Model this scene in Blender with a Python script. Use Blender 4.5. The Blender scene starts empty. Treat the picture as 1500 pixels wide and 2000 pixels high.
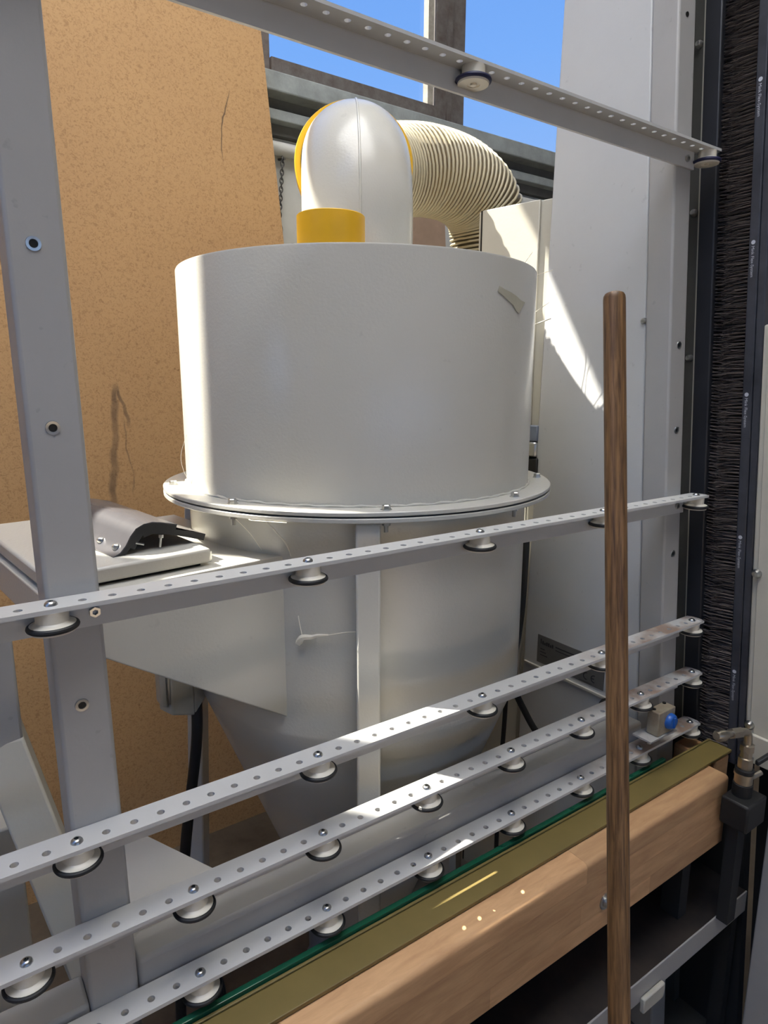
import bpy, math, random
from mathutils import Vector, Matrix
random.seed(7)

# ------------------------------------------------------------------ units
# Everything below is written in "camera units": origin at the eye, X along the roller rails,
# Y away from the viewer, Z up.  One unit is 0.8 m and the floor lies 2.05 units below the eye. Many positions were worked out from image pixels.
S = 0.8
FLOOR = -2.05
EYE_SCALE = None      # (modelled axis point, same point after scaling, factor): group scaled about the camera
def W(p):
    if EYE_SCALE:
        a, b, k = EYE_SCALE; p = [b[i]+(p[i]-a[i])*k for i in range(3)]
    return Vector((p[0]*S, p[1]*S, (p[2]-FLOOR)*S))
def stand(a=None, b=None, k=1.0):
    global EYE_SCALE
    EYE_SCALE = (a, b, k) if a else None
def ground(): return FLOOR/EYE_SCALE[2] if EYE_SCALE else FLOOR
TA = math.tan(math.radians(3.67))            # the rack leans back by 3.67 degrees

scene = bpy.context.scene
col = scene.collection

# ------------------------------------------------------------------ camera
cd = bpy.data.cameras.new('camera'); cam = bpy.data.objects.new('camera', cd); col.objects.link(cam)
cd.sensor_fit = 'HORIZONTAL'; cd.sensor_width = 36.0; cd.lens = 36.0*1280/1500
cd.clip_start = 0.02; cd.clip_end = 200
_f = 1280.0
_x = Vector((1885.0, -250.0, _f)).normalized()
_u = -15.0
_v = -(_x[0]*_u + _x[2]*_f)/_x[1]
_z = -Vector((_u, _v, _f)).normalized()
_y = _z.cross(_x)
right = Vector((_x[0], _y[0], _z[0])); down = Vector((_x[1], _y[1], _z[1])); fwd = Vector((_x[2], _y[2], _z[2]))
M = Matrix((right, -down, -fwd)).transposed().to_4x4(); M.translation = W((0, 0, 0))
cam.matrix_world = M
scene.camera = cam

# ------------------------------------------------------------------ sky, sun, exposure
world = bpy.data.worlds.new('sky'); scene.world = world; world.use_nodes = True
nt = world.node_tree; nt.nodes.clear()
tc = nt.nodes.new('ShaderNodeTexCoord'); sp = nt.nodes.new('ShaderNodeSeparateXYZ')
rp = nt.nodes.new('ShaderNodeValToRGB'); bg = nt.nodes.new('ShaderNodeBackground'); wo = nt.nodes.new('ShaderNodeOutputWorld')
nt.links.new(tc.outputs['Generated'], sp.inputs[0]); nt.links.new(sp.outputs['Z'], rp.inputs[0])
nt.links.new(rp.outputs[0], bg.inputs[0]); nt.links.new(bg.outputs[0], wo.inputs[0])
e = rp.color_ramp.elements
e[0].position = 0.0; e[0].color = (0.42, 0.60, 0.92, 1)
e[1].position = 0.75; e[1].color = (0.10, 0.27, 0.78, 1)
k = rp.color_ramp.elements.new(0.40); k.color = (0.19, 0.42, 0.95, 1)
bg.inputs[1].default_value = 3.0

SUN_AZ, SUN_EL = math.radians(40), math.radians(51.75)
to_sun = Vector((-math.sin(SUN_AZ)*math.cos(SUN_EL), math.cos(SUN_AZ)*math.cos(SUN_EL), math.sin(SUN_EL)))
sd = bpy.data.lights.new('sun', 'SUN'); sd.energy = 48.0; sd.angle = math.radians(0.53); sd.color = (1.0, 0.95, 0.86)
so = bpy.data.objects.new('sun', sd); col.objects.link(so); so.rotation_euler = to_sun.to_track_quat('Z', 'Y').to_euler()
so.location = (0, 0, 12)

scene.view_settings.view_transform = 'Standard'; scene.view_settings.look = 'None'
scene.view_settings.gamma = 1.0; scene.view_settings.use_curve_mapping = False
scene.view_settings.exposure = 0.0
scene.cycles.use_denoising = True
scene.cycles.max_bounces = 8; scene.cycles.diffuse_bounces = 5; scene.cycles.glossy_bounces = 4
scene.cycles.transparent_max_bounces = 12

# ------------------------------------------------------------------ materials
MATS = {}
def mat(name, base, rough=0.5, metal=0.0, var=0.0, vscale=6.0, vcol=None, bump=0.0, bscale=200.0, stretch=None,
        spec=0.5, transmission=0.0, alpha=1.0, rand=0.0, specks=0.0, coat=0.0):
    m = bpy.data.materials.new(name); m.use_nodes = True; n = m.node_tree; N = n.nodes; L = n.links
    b = N['Principled BSDF']
    b.inputs['Base Color'].default_value = (*base, 1); b.inputs['Roughness'].default_value = rough
    b.inputs['Metallic'].default_value = metal; b.inputs['Specular IOR Level'].default_value = spec
    b.inputs['Coat Weight'].default_value = coat
    if transmission: b.inputs['Transmission Weight'].default_value = transmission
    if alpha < 1: b.inputs['Alpha'].default_value = alpha
    t = N.new('ShaderNodeTexCoord'); src = t.outputs['Object']
    if stretch:
        mp = N.new('ShaderNodeMapping'); mp.inputs['Scale'].default_value = stretch; L.new(src, mp.inputs[0]); src = mp.outputs[0]
    colour = None
    if var > 0:
        no = N.new('ShaderNodeTexNoise'); no.inputs['Scale'].default_value = vscale; no.inputs['Detail'].default_value = 6
        no.inputs['Roughness'].default_value = 0.65
        L.new(src, no.inputs['Vector'])
        r = N.new('ShaderNodeValToRGB'); L.new(no.outputs['Fac'], r.inputs[0])
        r.color_ramp.elements[0].position = 0.3; r.color_ramp.elements[1].position = 0.7
        v = vcol or tuple(c*(1-var) for c in base)
        r.color_ramp.elements[0].color = (*v, 1); r.color_ramp.elements[1].color = (*base, 1)
        colour = r.outputs[0]
    if specks > 0:
        n2 = N.new('ShaderNodeTexNoise'); n2.inputs['Scale'].default_value = 45; n2.inputs['Detail'].default_value = 3
        L.new(src, n2.inputs['Vector'])
        r2 = N.new('ShaderNodeValToRGB'); L.new(n2.outputs['Fac'], r2.inputs[0])
        r2.color_ramp.elements[0].position = 0.26; r2.color_ramp.elements[1].position = 0.30
        r2.color_ramp.elements[0].color = (1-specks,)*3 + (1,); r2.color_ramp.elements[1].color = (1, 1, 1, 1)
        mx = N.new('ShaderNodeMix'); mx.data_type = 'RGBA'; mx.blend_type = 'MULTIPLY'; mx.inputs[0].default_value = 1
        if colour is None: mx.inputs[6].default_value = (*base, 1)
        else: L.new(colour, mx.inputs[6])
        L.new(r2.outputs[0], mx.inputs[7]); colour = mx.outputs[2]
    if rand > 0:
        oi = N.new('ShaderNodeObjectInfo'); mr = N.new('ShaderNodeMapRange'); mr.inputs[3].default_value = 1-rand; mr.inputs[4].default_value = 1+rand*.4
        L.new(oi.outputs['Random'], mr.inputs[0])
        hv = N.new('ShaderNodeHueSaturation'); L.new(mr.outputs[0], hv.inputs['Value'])
        if colour is None: hv.inputs['Color'].default_value = (*base, 1)
        else: L.new(colour, hv.inputs['Color'])
        colour = hv.outputs[0]
    if colour is not None: L.new(colour, b.inputs['Base Color'])
    if bump > 0:
        nb = N.new('ShaderNodeTexNoise'); nb.inputs['Scale'].default_value = bscale; nb.inputs['Detail'].default_value = 2
        L.new(src, nb.inputs['Vector'])
        bu = N.new('ShaderNodeBump'); bu.inputs['Strength'].default_value = bump; bu.inputs['Distance'].default_value = 0.002
        L.new(nb.outputs['Fac'], bu.inputs['Height']); L.new(bu.outputs[0], b.inputs['Normal'])
    MATS[name] = m
    return m

PANELPAINT = mat('housing_paint', (0.60, 0.605, 0.60), 0.42, var=0.05, vscale=5, bump=0.08, bscale=160, specks=0.10)
PAINT = mat('darkened_frame_paint', (0.43, 0.42, 0.40), 0.42, var=0.07, vscale=9, bump=0.08, bscale=180, specks=0.12)  # darker copy of the housing paint, weaker light on posts put in colour
DRUM = mat('drum_paint', (0.61, 0.59, 0.525), 0.24, var=0.04, vscale=4, bump=0.16, bscale=190, specks=0.06)
BEIGE = mat('beige_paint', (0.60, 0.57, 0.48), 0.45, var=0.08, vscale=7, bump=0.1, bscale=150)
BEIGEDIRT = mat('dirty_beige_paint', (0.42, 0.38, 0.28), 0.5, var=0.5, vscale=14, vcol=(0.20, 0.15, 0.10))
WHITEWALL = mat('painted_masonry', (0.62, 0.62, 0.58), 0.85, var=0.15, vscale=5, bump=0.5, bscale=40)
YARDWALL = mat('yard_render', (0.36, 0.34, 0.31), 0.9, var=0.1, vscale=3)
CONCRETE = mat('floor_concrete', (0.42, 0.35, 0.28), 0.8, var=0.55, vscale=3.5, vcol=(0.07, 0.045, 0.03), bump=0.3, bscale=60)
DARKFLOOR = mat('oily_concrete', (0.15, 0.115, 0.075), 0.75, var=0.6, vscale=4, vcol=(0.06, 0.04, 0.025), bump=0.3, bscale=60)
CEIL = mat('ceiling_paint', (0.55, 0.55, 0.53), 0.9, var=0.05)
SILL = mat('sill_concrete', (0.36, 0.39, 0.38), 0.8, var=0.35, vscale=12, bump=0.4, bscale=70)
SILLSHADE = mat('sill_shade_tone', (0.13, 0.13, 0.12), 0.8, var=0.3, vscale=12)  # dark tone that paints in the shadow bands under the sill
BROWNSTEEL = mat('brown_window_steel', (0.085, 0.065, 0.055), 0.6, var=0.45, vscale=22, vcol=(0.16, 0.145, 0.135), bump=0.3, bscale=80)
PALEWOOD = mat('weathered_putty', (0.42, 0.38, 0.31), 0.8, var=0.4, vscale=30)
NYLON = mat('white_nylon', (0.74, 0.69, 0.58), 0.38, var=0.08, vscale=25)
RUBBER = mat('black_rubber', (0.018, 0.018, 0.018), 0.55, var=0.3, vscale=20)
BLUERUBBER = mat('dark_blue_rubber', (0.012, 0.014, 0.06), 0.5)
ZINC = mat('zinc_steel', (0.55, 0.55, 0.53), 0.28, metal=1.0)
DARKHOLE = mat('thread_dark', (0.03, 0.03, 0.028), 0.5, metal=0.6)
YELLOW = mat('yellow_sleeve', (0.90, 0.50, 0.02), 0.42, var=0.1, vscale=10)
BLACKSTEEL = mat('black_profile', (0.030, 0.031, 0.036), 0.42, var=0.25, vscale=8)
GREYSTEEL = mat('grey_steel_plate', (0.13, 0.13, 0.12), 0.45, metal=0.4, var=0.25, vscale=8)
BRUSHBODY = mat('brush_holder_plastic', (0.062, 0.066, 0.082), 0.40, var=0.45, vscale=10, vcol=(0.026, 0.028, 0.036))
HAIR = mat('dark_bristle', (0.20, 0.165, 0.15), 0.38, var=0.9, vscale=1.0, vcol=(0.016, 0.013, 0.012), stretch=(40, 9, 330))  # light strands stand in for highlights, dark ones for gaps between hairs
PRINT = mat('white_print', (0.55, 0.57, 0.62), 0.6)
GREYPRINT = mat('grey_print', (0.035, 0.035, 0.035), 0.6)
PLATE = mat('rating_plate_grey', (0.16, 0.155, 0.145), 0.45, var=0.15, vscale=20)
OLIVE = mat('olive_polyurethane', (0.215, 0.16, 0.052), 0.45, var=0.16, vscale=9)
NICKEL = mat('nickel_brass', (0.56, 0.50, 0.40), 0.33, metal=1.0, var=0.15, vscale=30)
TRAY = mat('dirty_tray_steel', (0.055, 0.042, 0.034), 0.5, var=0.65, vscale=6, vcol=(0.012, 0.012, 0.014))
BLUEKNOB = mat('blue_knob_plastic', (0.02, 0.13, 0.50), 0.35, var=0.25, vscale=20)
CHAIN = mat('chain_steel', (0.12, 0.115, 0.11), 0.45, metal=0.7)
WEB = mat('cobweb_dust', (0.88, 0.83, 0.70), 0.9)
SHEETGREY = mat('grey_plastic_sheet', (0.10, 0.098, 0.105), 0.24, var=0.25, vscale=7)
RUBBEREND = mat('worn_rubber_end', (0.15, 0.135, 0.12), 0.7, var=0.3, vscale=30)
TAPE = mat('masking_tape', (0.60, 0.57, 0.44), 0.7, var=0.1, vscale=20)
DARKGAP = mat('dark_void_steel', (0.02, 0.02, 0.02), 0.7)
BLUEGREY = mat('blue_grey_casing', (0.20, 0.23, 0.29), 0.45)
PIPEGREY = mat('grey_pvc', (0.22, 0.23, 0.24), 0.45)
DULLWOOD = mat('brown_hardboard', (0.40, 0.27, 0.185), 0.8, var=0.18, vscale=14)

def rail_paint():
    m = mat('rail_paint', (0.60, 0.595, 0.57), 0.40, var=0.06, vscale=10, bump=0.06, bscale=200)
    n = m.node_tree; N = n.nodes; L = n.links; b = N['Principled BSDF']
    old = b.inputs['Base Color'].links[0].from_socket
    g = N.new('ShaderNodeNewGeometry'); s = N.new('ShaderNodeSeparateXYZ'); L.new(g.outputs['Position'], s.inputs[0])
    # brown grinding dust settled towards the cabin end of the rails, only on faces that look up
    mr = N.new('ShaderNodeMapRange'); mr.inputs[1].default_value = 1.20*S; mr.inputs[2].default_value = 1.50*S; L.new(s.outputs['X'], mr.inputs[0])
    s2 = N.new('ShaderNodeSeparateXYZ'); L.new(g.outputs['True Normal'], s2.inputs[0])
    up = N.new('ShaderNodeMapRange'); up.inputs[1].default_value = 0.5; up.inputs[2].default_value = 0.9; L.new(s2.outputs['Z'], up.inputs[0])
    zz = N.new('ShaderNodeMapRange'); zz.inputs[1].default_value = (-0.45-FLOOR)*S; zz.inputs[2].default_value = (-0.6-FLOOR)*S; L.new(s.outputs['Z'], zz.inputs[0])
    no = N.new('ShaderNodeTexNoise'); no.inputs['Scale'].default_value = 18; no.inputs['Detail'].default_value = 5; L.new(g.outputs['Position'], no.inputs['Vector'])
    nr = N.new('ShaderNodeMapRange'); nr.inputs[1].default_value = 0.35; nr.inputs[2].default_value = 0.6; L.new(no.outputs['Fac'], nr.inputs[0])
    cur = mr.outputs[0]
    for o in (up.outputs[0], zz.outputs[0], nr.outputs[0]):
        mm = N.new('ShaderNodeMath'); mm.operation = 'MULTIPLY'; L.new(cur, mm.inputs[0]); L.new(o, mm.inputs[1]); cur = mm.outputs[0]
    mx = N.new('ShaderNodeMix'); mx.data_type = 'RGBA'; L.new(cur, mx.inputs[0]); L.new(old, mx.inputs[6]); mx.inputs[7].default_value = (0.30, 0.215, 0.165, 1)
    L.new(mx.outputs[2], b.inputs['Base Color'])
    return m
RAIL = rail_paint()

def fibreboard_mat():
    m = bpy.data.materials.new('fibreboard'); m.use_nodes = True; n = m.node_tree; N = n.nodes; L = n.links; b = N['Principled BSDF']
    b.inputs['Roughness'].default_value = 0.75
    t = N.new('ShaderNodeTexCoord')
    def ramp(fac, p0, p1, c0, c1):
        r = N.new('ShaderNodeValToRGB'); L.new(fac, r.inputs[0]); r.color_ramp.elements[0].position = p0; r.color_ramp.elements[1].position = p1
        r.color_ramp.elements[0].color = (*c0, 1); r.color_ramp.elements[1].color = (*c1, 1); return r.outputs[0]
    def mult(a, c):
        x = N.new('ShaderNodeMix'); x.data_type = 'RGBA'; x.blend_type = 'MULTIPLY'; x.inputs[0].default_value = 1; L.new(a, x.inputs[6]); L.new(c, x.inputs[7]); return x.outputs[2]
    big = N.new('ShaderNodeTexNoise'); big.inputs['Scale'].default_value = 1.6; big.inputs['Detail'].default_value = 4; L.new(t.outputs['Object'], big.inputs['Vector'])
    c = ramp(big.outputs['Fac'], 0.3, 0.7, (0.47, 0.275, 0.122), (0.545, 0.33, 0.145))
    fib = N.new('ShaderNodeTexNoise'); fib.inputs['Scale'].default_value = 120; fib.inputs['Detail'].default_value = 5; fib.inputs['Distortion'].default_value = 1.2; L.new(t.outputs['Object'], fib.inputs['Vector'])
    c = mult(c, ramp(fib.outputs['Fac'], 0.32, 0.52, (0.74, 0.69, 0.64), (1, 1, 1)))
    spk = N.new('ShaderNodeTexNoise'); spk.inputs['Scale'].default_value = 30; spk.inputs['Detail'].default_value = 2; L.new(t.outputs['Object'], spk.inputs['Vector'])
    c = mult(c, ramp(spk.outputs['Fac'], 0.19, 0.25, (0.66, 0.58, 0.5), (1, 1, 1)))
    # two dried drip stains with their own shape on the board
    s = N.new('ShaderNodeSeparateXYZ'); L.new(t.outputs['Object'], s.inputs[0])
    wob = N.new('ShaderNodeTexNoise'); wob.inputs['Scale'].default_value = 9; L.new(t.outputs['Object'], wob.inputs['Vector'])
    def math_(op, a, b_=None, v=None):
        x = N.new('ShaderNodeMath'); x.operation = op; L.new(a, x.inputs[0])
        if b_ is not None: L.new(b_, x.inputs[1])
        elif v is not None: x.inputs[1].default_value = v
        return x.outputs[0]
    def rng(v, a0, a1, o0=0.0, o1=1.0):
        r = N.new('ShaderNodeMapRange'); L.new(v, r.inputs[0]); r.inputs[1].default_value = a0; r.inputs[2].default_value = a1; r.inputs[3].default_value = o0; r.inputs[4].default_value = o1; return r.outputs[0]
    def drip(x_top, z_top, x_bot, z_bot, w, strength):
        ztop = (z_top-FLOOR)*S; zbot = (z_bot-FLOOR)*S
        xl = rng(s.outputs['Z'], ztop, zbot, x_top*S, x_bot*S)
        d = math_('SUBTRACT', s.outputs['X'], xl); wv = rng(wob.outputs['Fac'], 0.3, 0.7, -0.012, 0.012); d = math_('ABSOLUTE', math_('ADD', d, wv))
        inside = rng(d, w*S*0.4, w*S, 1.0, 0.0)
        a = rng(s.outputs['Z'], ztop, ztop-0.03, 0.0, 1.0); b_ = rng(s.outputs['Z'], zbot-0.03, zbot, 0.0, 1.0)
        patch = rng(wob.outputs['Fac'], 0.35, 0.6, 0.45, 1.0)
        q = math_('MULTIPLY', math_('MULTIPLY', inside, a), math_('MULTIPLY', b_, patch))
        return math_('MULTIPLY', q, v=strength)
    tot = None
    for args in ((0.625, 0.0, 0.575, -0.50, 0.018, 0.75), (0.628, 0.0, 0.662, -0.15, 0.010, 0.7), (0.645, -0.14, 0.66, -0.42, 0.005, 0.5), (1.174, 1.19, 1.127, 0.93, 0.004, 0.8)):
        q = drip(*args); tot = q if tot is None else math_('MAXIMUM', tot, q)
    x = N.new('ShaderNodeMix'); x.data_type = 'RGBA'; L.new(tot, x.inputs[0]); L.new(c, x.inputs[6]); x.inputs[7].default_value = (0.07, 0.045, 0.03, 1)
    L.new(x.outputs[2], b.inputs['Base Color'])
    bu = N.new('ShaderNodeBump'); bu.inputs['Strength'].default_value = 0.25; bu.inputs['Distance'].default_value = 0.002; L.new(fib.outputs['Fac'], bu.inputs['Height']); L.new(bu.outputs[0], b.inputs['Normal'])
    return m
FIBRE = fibreboard_mat()

def wood_mat(name, c0, c1, stretch, scale, rough, rand=0.0):
    m = bpy.data.materials.new(name); m.use_nodes = True; n = m.node_tree; N = n.nodes; L = n.links; b = N['Principled BSDF']
    b.inputs['Roughness'].default_value = rough
    t = N.new('ShaderNodeTexCoord'); mp = N.new('ShaderNodeMapping'); mp.inputs['Scale'].default_value = stretch
    oi = N.new('ShaderNodeObjectInfo')
    ad = N.new('ShaderNodeVectorMath'); ad.operation = 'ADD'; L.new(t.outputs['Object'], ad.inputs[0])
    sc = N.new('ShaderNodeVectorMath'); sc.operation = 'SCALE'; sc.inputs[0].default_value = (13, 7, 5); L.new(oi.outputs['Random'], sc.inputs['Scale']); L.new(sc.outputs[0], ad.inputs[1])
    L.new(ad.outputs[0], mp.inputs[0])
    no = N.new('ShaderNodeTexNoise'); no.inputs['Scale'].default_value = scale; no.inputs['Detail'].default_value = 8; no.inputs['Roughness'].default_value = 0.6; no.inputs['Distortion'].default_value = 0.4
    L.new(mp.outputs[0], no.inputs['Vector'])
    r = N.new('ShaderNodeValToRGB'); L.new(no.outputs['Fac'], r.inputs[0]); r.color_ramp.elements[0].position = 0.32; r.color_ramp.elements[1].position = 0.66
    r.color_ramp.elements[0].color = (*c0, 1); r.color_ramp.elements[1].color = (*c1, 1)
    out = r.outputs[0]
    if rand:
        mr = N.new('ShaderNodeMapRange'); mr.inputs[3].default_value = 1-rand; mr.inputs[4].default_value = 1+rand; L.new(oi.outputs['Random'], mr.inputs[0])
        hv = N.new('ShaderNodeHueSaturation'); L.new(out, hv.inputs['Color']); L.new(mr.outputs[0], hv.inputs['Value']); out = hv.outputs[0]
    L.new(out, b.inputs['Base Color'])
    bu = N.new('ShaderNodeBump'); bu.inputs['Strength'].default_value = 0.15; bu.inputs['Distance'].default_value = 0.001; L.new(no.outputs['Fac'], bu.inputs['Height']); L.new(bu.outputs[0], b.inputs['Normal'])
    return m
HANDLE = wood_mat('handle_wood', (0.075, 0.036, 0.014), (0.29, 0.155, 0.062), (40, 40, 2.2), 6.0, 0.45)
BEECH = wood_mat('beech_staves', (0.50, 0.28, 0.135), (0.66, 0.40, 0.20), (2.5, 14, 14), 4.0, 0.55, rand=0.13)

def glass_mat(name, tint, gloss):
    m = bpy.data.materials.new(name); m.use_nodes = True; n = m.node_tree; N = n.nodes; L = n.links; N.clear()
    o = N.new('ShaderNodeOutputMaterial'); mx = N.new('ShaderNodeMixShader'); tr = N.new('ShaderNodeBsdfTransparent'); gl = N.new('ShaderNodeBsdfGlossy')
    tr.inputs[0].default_value = (*tint, 1); gl.inputs['Roughness'].default_value = 0.03; mx.inputs[0].default_value = gloss
    L.new(tr.outputs[0], mx.inputs[1]); L.new(gl.outputs[0], mx.inputs[2]); L.new(mx.outputs[0], o.inputs[0]); return m
PANE = glass_mat('window_glass', (0.60, 0.60, 0.595), 0.03)
def milky():
    m = bpy.data.materials.new('milky_polycarbonate'); m.use_nodes = True; N = m.node_tree.nodes; L = m.node_tree.links; N.clear()
    o = N.new('ShaderNodeOutputMaterial'); t = N.new('ShaderNodeBsdfTranslucent'); d = N.new('ShaderNodeBsdfDiffuse'); mx = N.new('ShaderNodeMixShader')
    t.inputs[0].default_value = (0.85, 0.84, 0.80, 1); d.inputs[0].default_value = (0.7, 0.7, 0.68, 1); mx.inputs[0].default_value = 0.3
    L.new(t.outputs[0], mx.inputs[1]); L.new(d.outputs[0], mx.inputs[2]); L.new(mx.outputs[0], o.inputs[0]); return m
MILKY = milky()
GREEN = mat('green_glass_edge', (0.02, 0.16, 0.085), 0.12, spec=0.6, transmission=0.35)

def hose_mat():
    m = bpy.data.materials.new('translucent_hose'); m.use_nodes = True; n = m.node_tree; N = n.nodes; L = n.links; b = N['Principled BSDF']; o = N['Material Output']
    b.inputs['Base Color'].default_value = (0.17, 0.155, 0.12, 1); b.inputs['Roughness'].default_value = 0.3
    tl = N.new('ShaderNodeBsdfTranslucent'); tl.inputs[0].default_value = (0.50, 0.36, 0.14, 1)
    tr = N.new('ShaderNodeBsdfTransparent'); tr.inputs[0].default_value = (0.80, 0.70, 0.50, 1)
    m1 = N.new('ShaderNodeMixShader'); m1.inputs[0].default_value = 0.22; L.new(b.outputs[0], m1.inputs[1]); L.new(tl.outputs[0], m1.inputs[2])
    m2 = N.new('ShaderNodeMixShader'); m2.inputs[0].default_value = 0.10; L.new(m1.outputs[0], m2.inputs[1]); L.new(tr.outputs[0], m2.inputs[2])
    L.new(m2.outputs[0], o.inputs[0]); return m
HOSE = hose_mat()
HOSERIB = mat('hose_wire_rib', (0.62, 0.55, 0.38), 0.32)

# ------------------------------------------------------------------ mesh helpers (camera units in, metres out)
class MB:
    def __init__(self): self.v = []; self.f = []
    def add(self, vs, fs):
        o = len(self.v); self.v += [tuple(p) for p in vs]; self.f += [tuple(i+o for i in f) for f in fs]; return self
    def hexa(self, c):            # 8 corners: bottom ring then top ring
        return self.add(c, [(3, 2, 1, 0), (4, 5, 6, 7), (0, 1, 5, 4), (1, 2, 6, 5), (2, 3, 7, 6), (3, 0, 4, 7)])
    def box(self, x0, x1, y0, y1, z0, z1):
        return self.hexa([(x0, y0, z0), (x1, y0, z0), (x1, y1, z0), (x0, y1, z0), (x0, y0, z1), (x1, y0, z1), (x1, y1, z1), (x0, y1, z1)])
    def lean(self, x0, x1, o0, o1, z0, z1):      # box lying in the leaning rack: offsets from the rack's front plane
        y = lambda o, z: 1+o+z*TA
        return self.hexa([(x0, y(o0, z0), z0), (x1, y(o0, z0), z0), (x1, y(o1, z0), z0), (x0, y(o1, z0), z0),
                          (x0, y(o0, z1), z1), (x1, y(o0, z1), z1), (x1, y(o1, z1), z1), (x0, y(o1, z1), z1)])
    def obox(self, o, u, v, w):   # corner + three edge vectors (right-handed)
        o, u, v, w = map(Vector, (o, u, v, w))
        return self.hexa([o, o+u, o+u+v, o+v, o+w, o+u+w, o+u+v+w, o+v+w])
    def prism(self, pts, d):      # polygon (list of 3d points) swept by vector d
        d = Vector(d); n = len(pts); a = [Vector(p) for p in pts]; b = [p+d for p in a]
        return self.add(a+b, [tuple(reversed(range(n))), tuple(range(n, 2*n))] + [(i, (i+1) % n, n+(i+1) % n, n+i) for i in range(n)])
    def lathe(self, c, prof, n=32, axis=(0, 0, 1), closed=False):   # prof: (radius, height)
        ax = Vector(axis).normalized(); h = Vector((1, 0, 0)) if abs(ax.x) < 0.9 else Vector((0, 1, 0))
        a = ax.cross(h).normalized(); b = ax.cross(a); c = Vector(c); vs = []; fs = []; m = len(prof)
        for r, z in prof:
            for i in range(n):
                t = 2*math.pi*i/n; vs.append(c+ax*z+(a*math.cos(t)+b*math.sin(t))*max(r, 1e-5))
        rows = m if closed else m-1
        for j in range(rows):
            j2 = (j+1) % m
            for i in range(n): fs.append((j*n+i, j2*n+i, j2*n+(i+1) % n, j*n+(i+1) % n))
        return self.add(vs, fs)
    def cyl(self, p, q, r, n=20, r2=None):
        p, q = Vector(p), Vector(q); d = q-p; L = d.length; r2 = r if r2 is None else r2
        return self.lathe(p, [(0, 0), (r, 0), (r2, L), (0, L)], n, d)
    def tube(self, path, r, n=12, cap=True):
        path = [Vector(p) for p in path]; m = len(path); vs = []; fs = []
        up = Vector((0, 0, 1)); prev = None
        for i, p in enumerate(path):
            d = (path[min(i+1, m-1)]-path[max(i-1, 0)]).normalized()
            if prev is None:
                a = d.cross(up); a = a if a.length > 1e-3 else d.cross(Vector((1, 0, 0))); a.normalize()
            else:
                a = (prev-d*prev.dot(d)).normalized()
            prev = a; b = d.cross(a)
            rr = r[i] if isinstance(r, (list, tuple)) else r
            for j in range(n):
                t = 2*math.pi*j/n; vs.append(p+(a*math.cos(t)+b*math.sin(t))*rr)
        for i in range(m-1):
            for j in range(n): fs.append((i*n+j, i*n+(j+1) % n, (i+1)*n+(j+1) % n, (i+1)*n+j))
        if cap: fs += [tuple(reversed(range(n))), tuple((m-1)*n+j for j in range(n))]
        return self.add(vs, fs)
    def torus(self, c, R, r, axis=(0, 0, 1), n=28, m=10, sx=1.0):
        return self.lathe(c, [(R+r*math.cos(2*math.pi*k/m), r*math.sin(2*math.pi*k/m)) for k in range(m)], n, axis, closed=True)
    def mesh(self, name, material, smooth=35):
        me = bpy.data.meshes.new(name)
        me.from_pydata([W(p) for p in self.v], [], self.f); me.update()
        import bmesh
        bm = bmesh.new(); bm.from_mesh(me); bmesh.ops.remove_doubles(bm, verts=bm.verts, dist=1e-6); bmesh.ops.recalc_face_normals(bm, faces=bm.faces); bm.to_mesh(me); bm.free()
        me.materials.append(material)
        if smooth:
            me.shade_smooth(); me.set_sharp_from_angle(angle=math.radians(smooth))
        return me
    def build(self, name, material, parent=None, smooth=35, bevel=0.0, seg=2):
        me = self.mesh(name, material, smooth)
        base = world_base(parent)
        if parent is None:           # a thing of its own: put the origin at its base
            xs = [v.co for v in me.vertices]
            base = Vector(((min(p.x for p in xs)+max(p.x for p in xs))/2, (min(p.y for p in xs)+max(p.y for p in xs))/2, min(p.z for p in xs)))
        ob = bpy.data.objects.new(name, me); col.objects.link(ob)
        if parent is None:
            # textures use object space: keep the world layout by moving the mesh data
            me.transform(Matrix.Translation(-base)); ob.location = base
        else:
            ob.parent = parent; ob.location = -base
        if bevel:
            b = ob.modifiers.new('bevel', 'BEVEL'); b.width = bevel*S; b.segments = seg; b.limit_method = 'ANGLE'; b.angle_limit = math.radians(40)
            b.harden_normals = False
        return ob
BASES = {}
def world_base(o):
    b = Vector((0, 0, 0))
    while o is not None: b = b+o.location; o = o.parent
    return b
def tag(o, label, cat, group=None, kind=None):
    o['label'] = label; o['category'] = cat
    if group: o['group'] = group
    if kind: o['kind'] = kind
    return o
def thing(name, label, cat, base, group=None):
    o = bpy.data.objects.new(name, None); col.objects.link(o); o.location = W(base); o.empty_display_size = 0.05
    return tag(o, label, cat, group)
def struct(o, label=None, cat=None):
    o['kind'] = 'structure'
    if label: o['label'] = label; o['category'] = cat
    return o
def share(src, name, parent, delta):      # another part with the same mesh, moved by delta (camera units)
    o = bpy.data.objects.new(name, src.data); col.objects.link(o); o.parent = parent
    o.location = -world_base(parent)+Vector(delta)*S
    for md in src.modifiers:
        b = o.modifiers.new(md.name, 'BEVEL'); b.width = md.width; b.segments = md.segments; b.limit_method = 'ANGLE'; b.angle_limit = md.angle_limit
    return o
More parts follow.
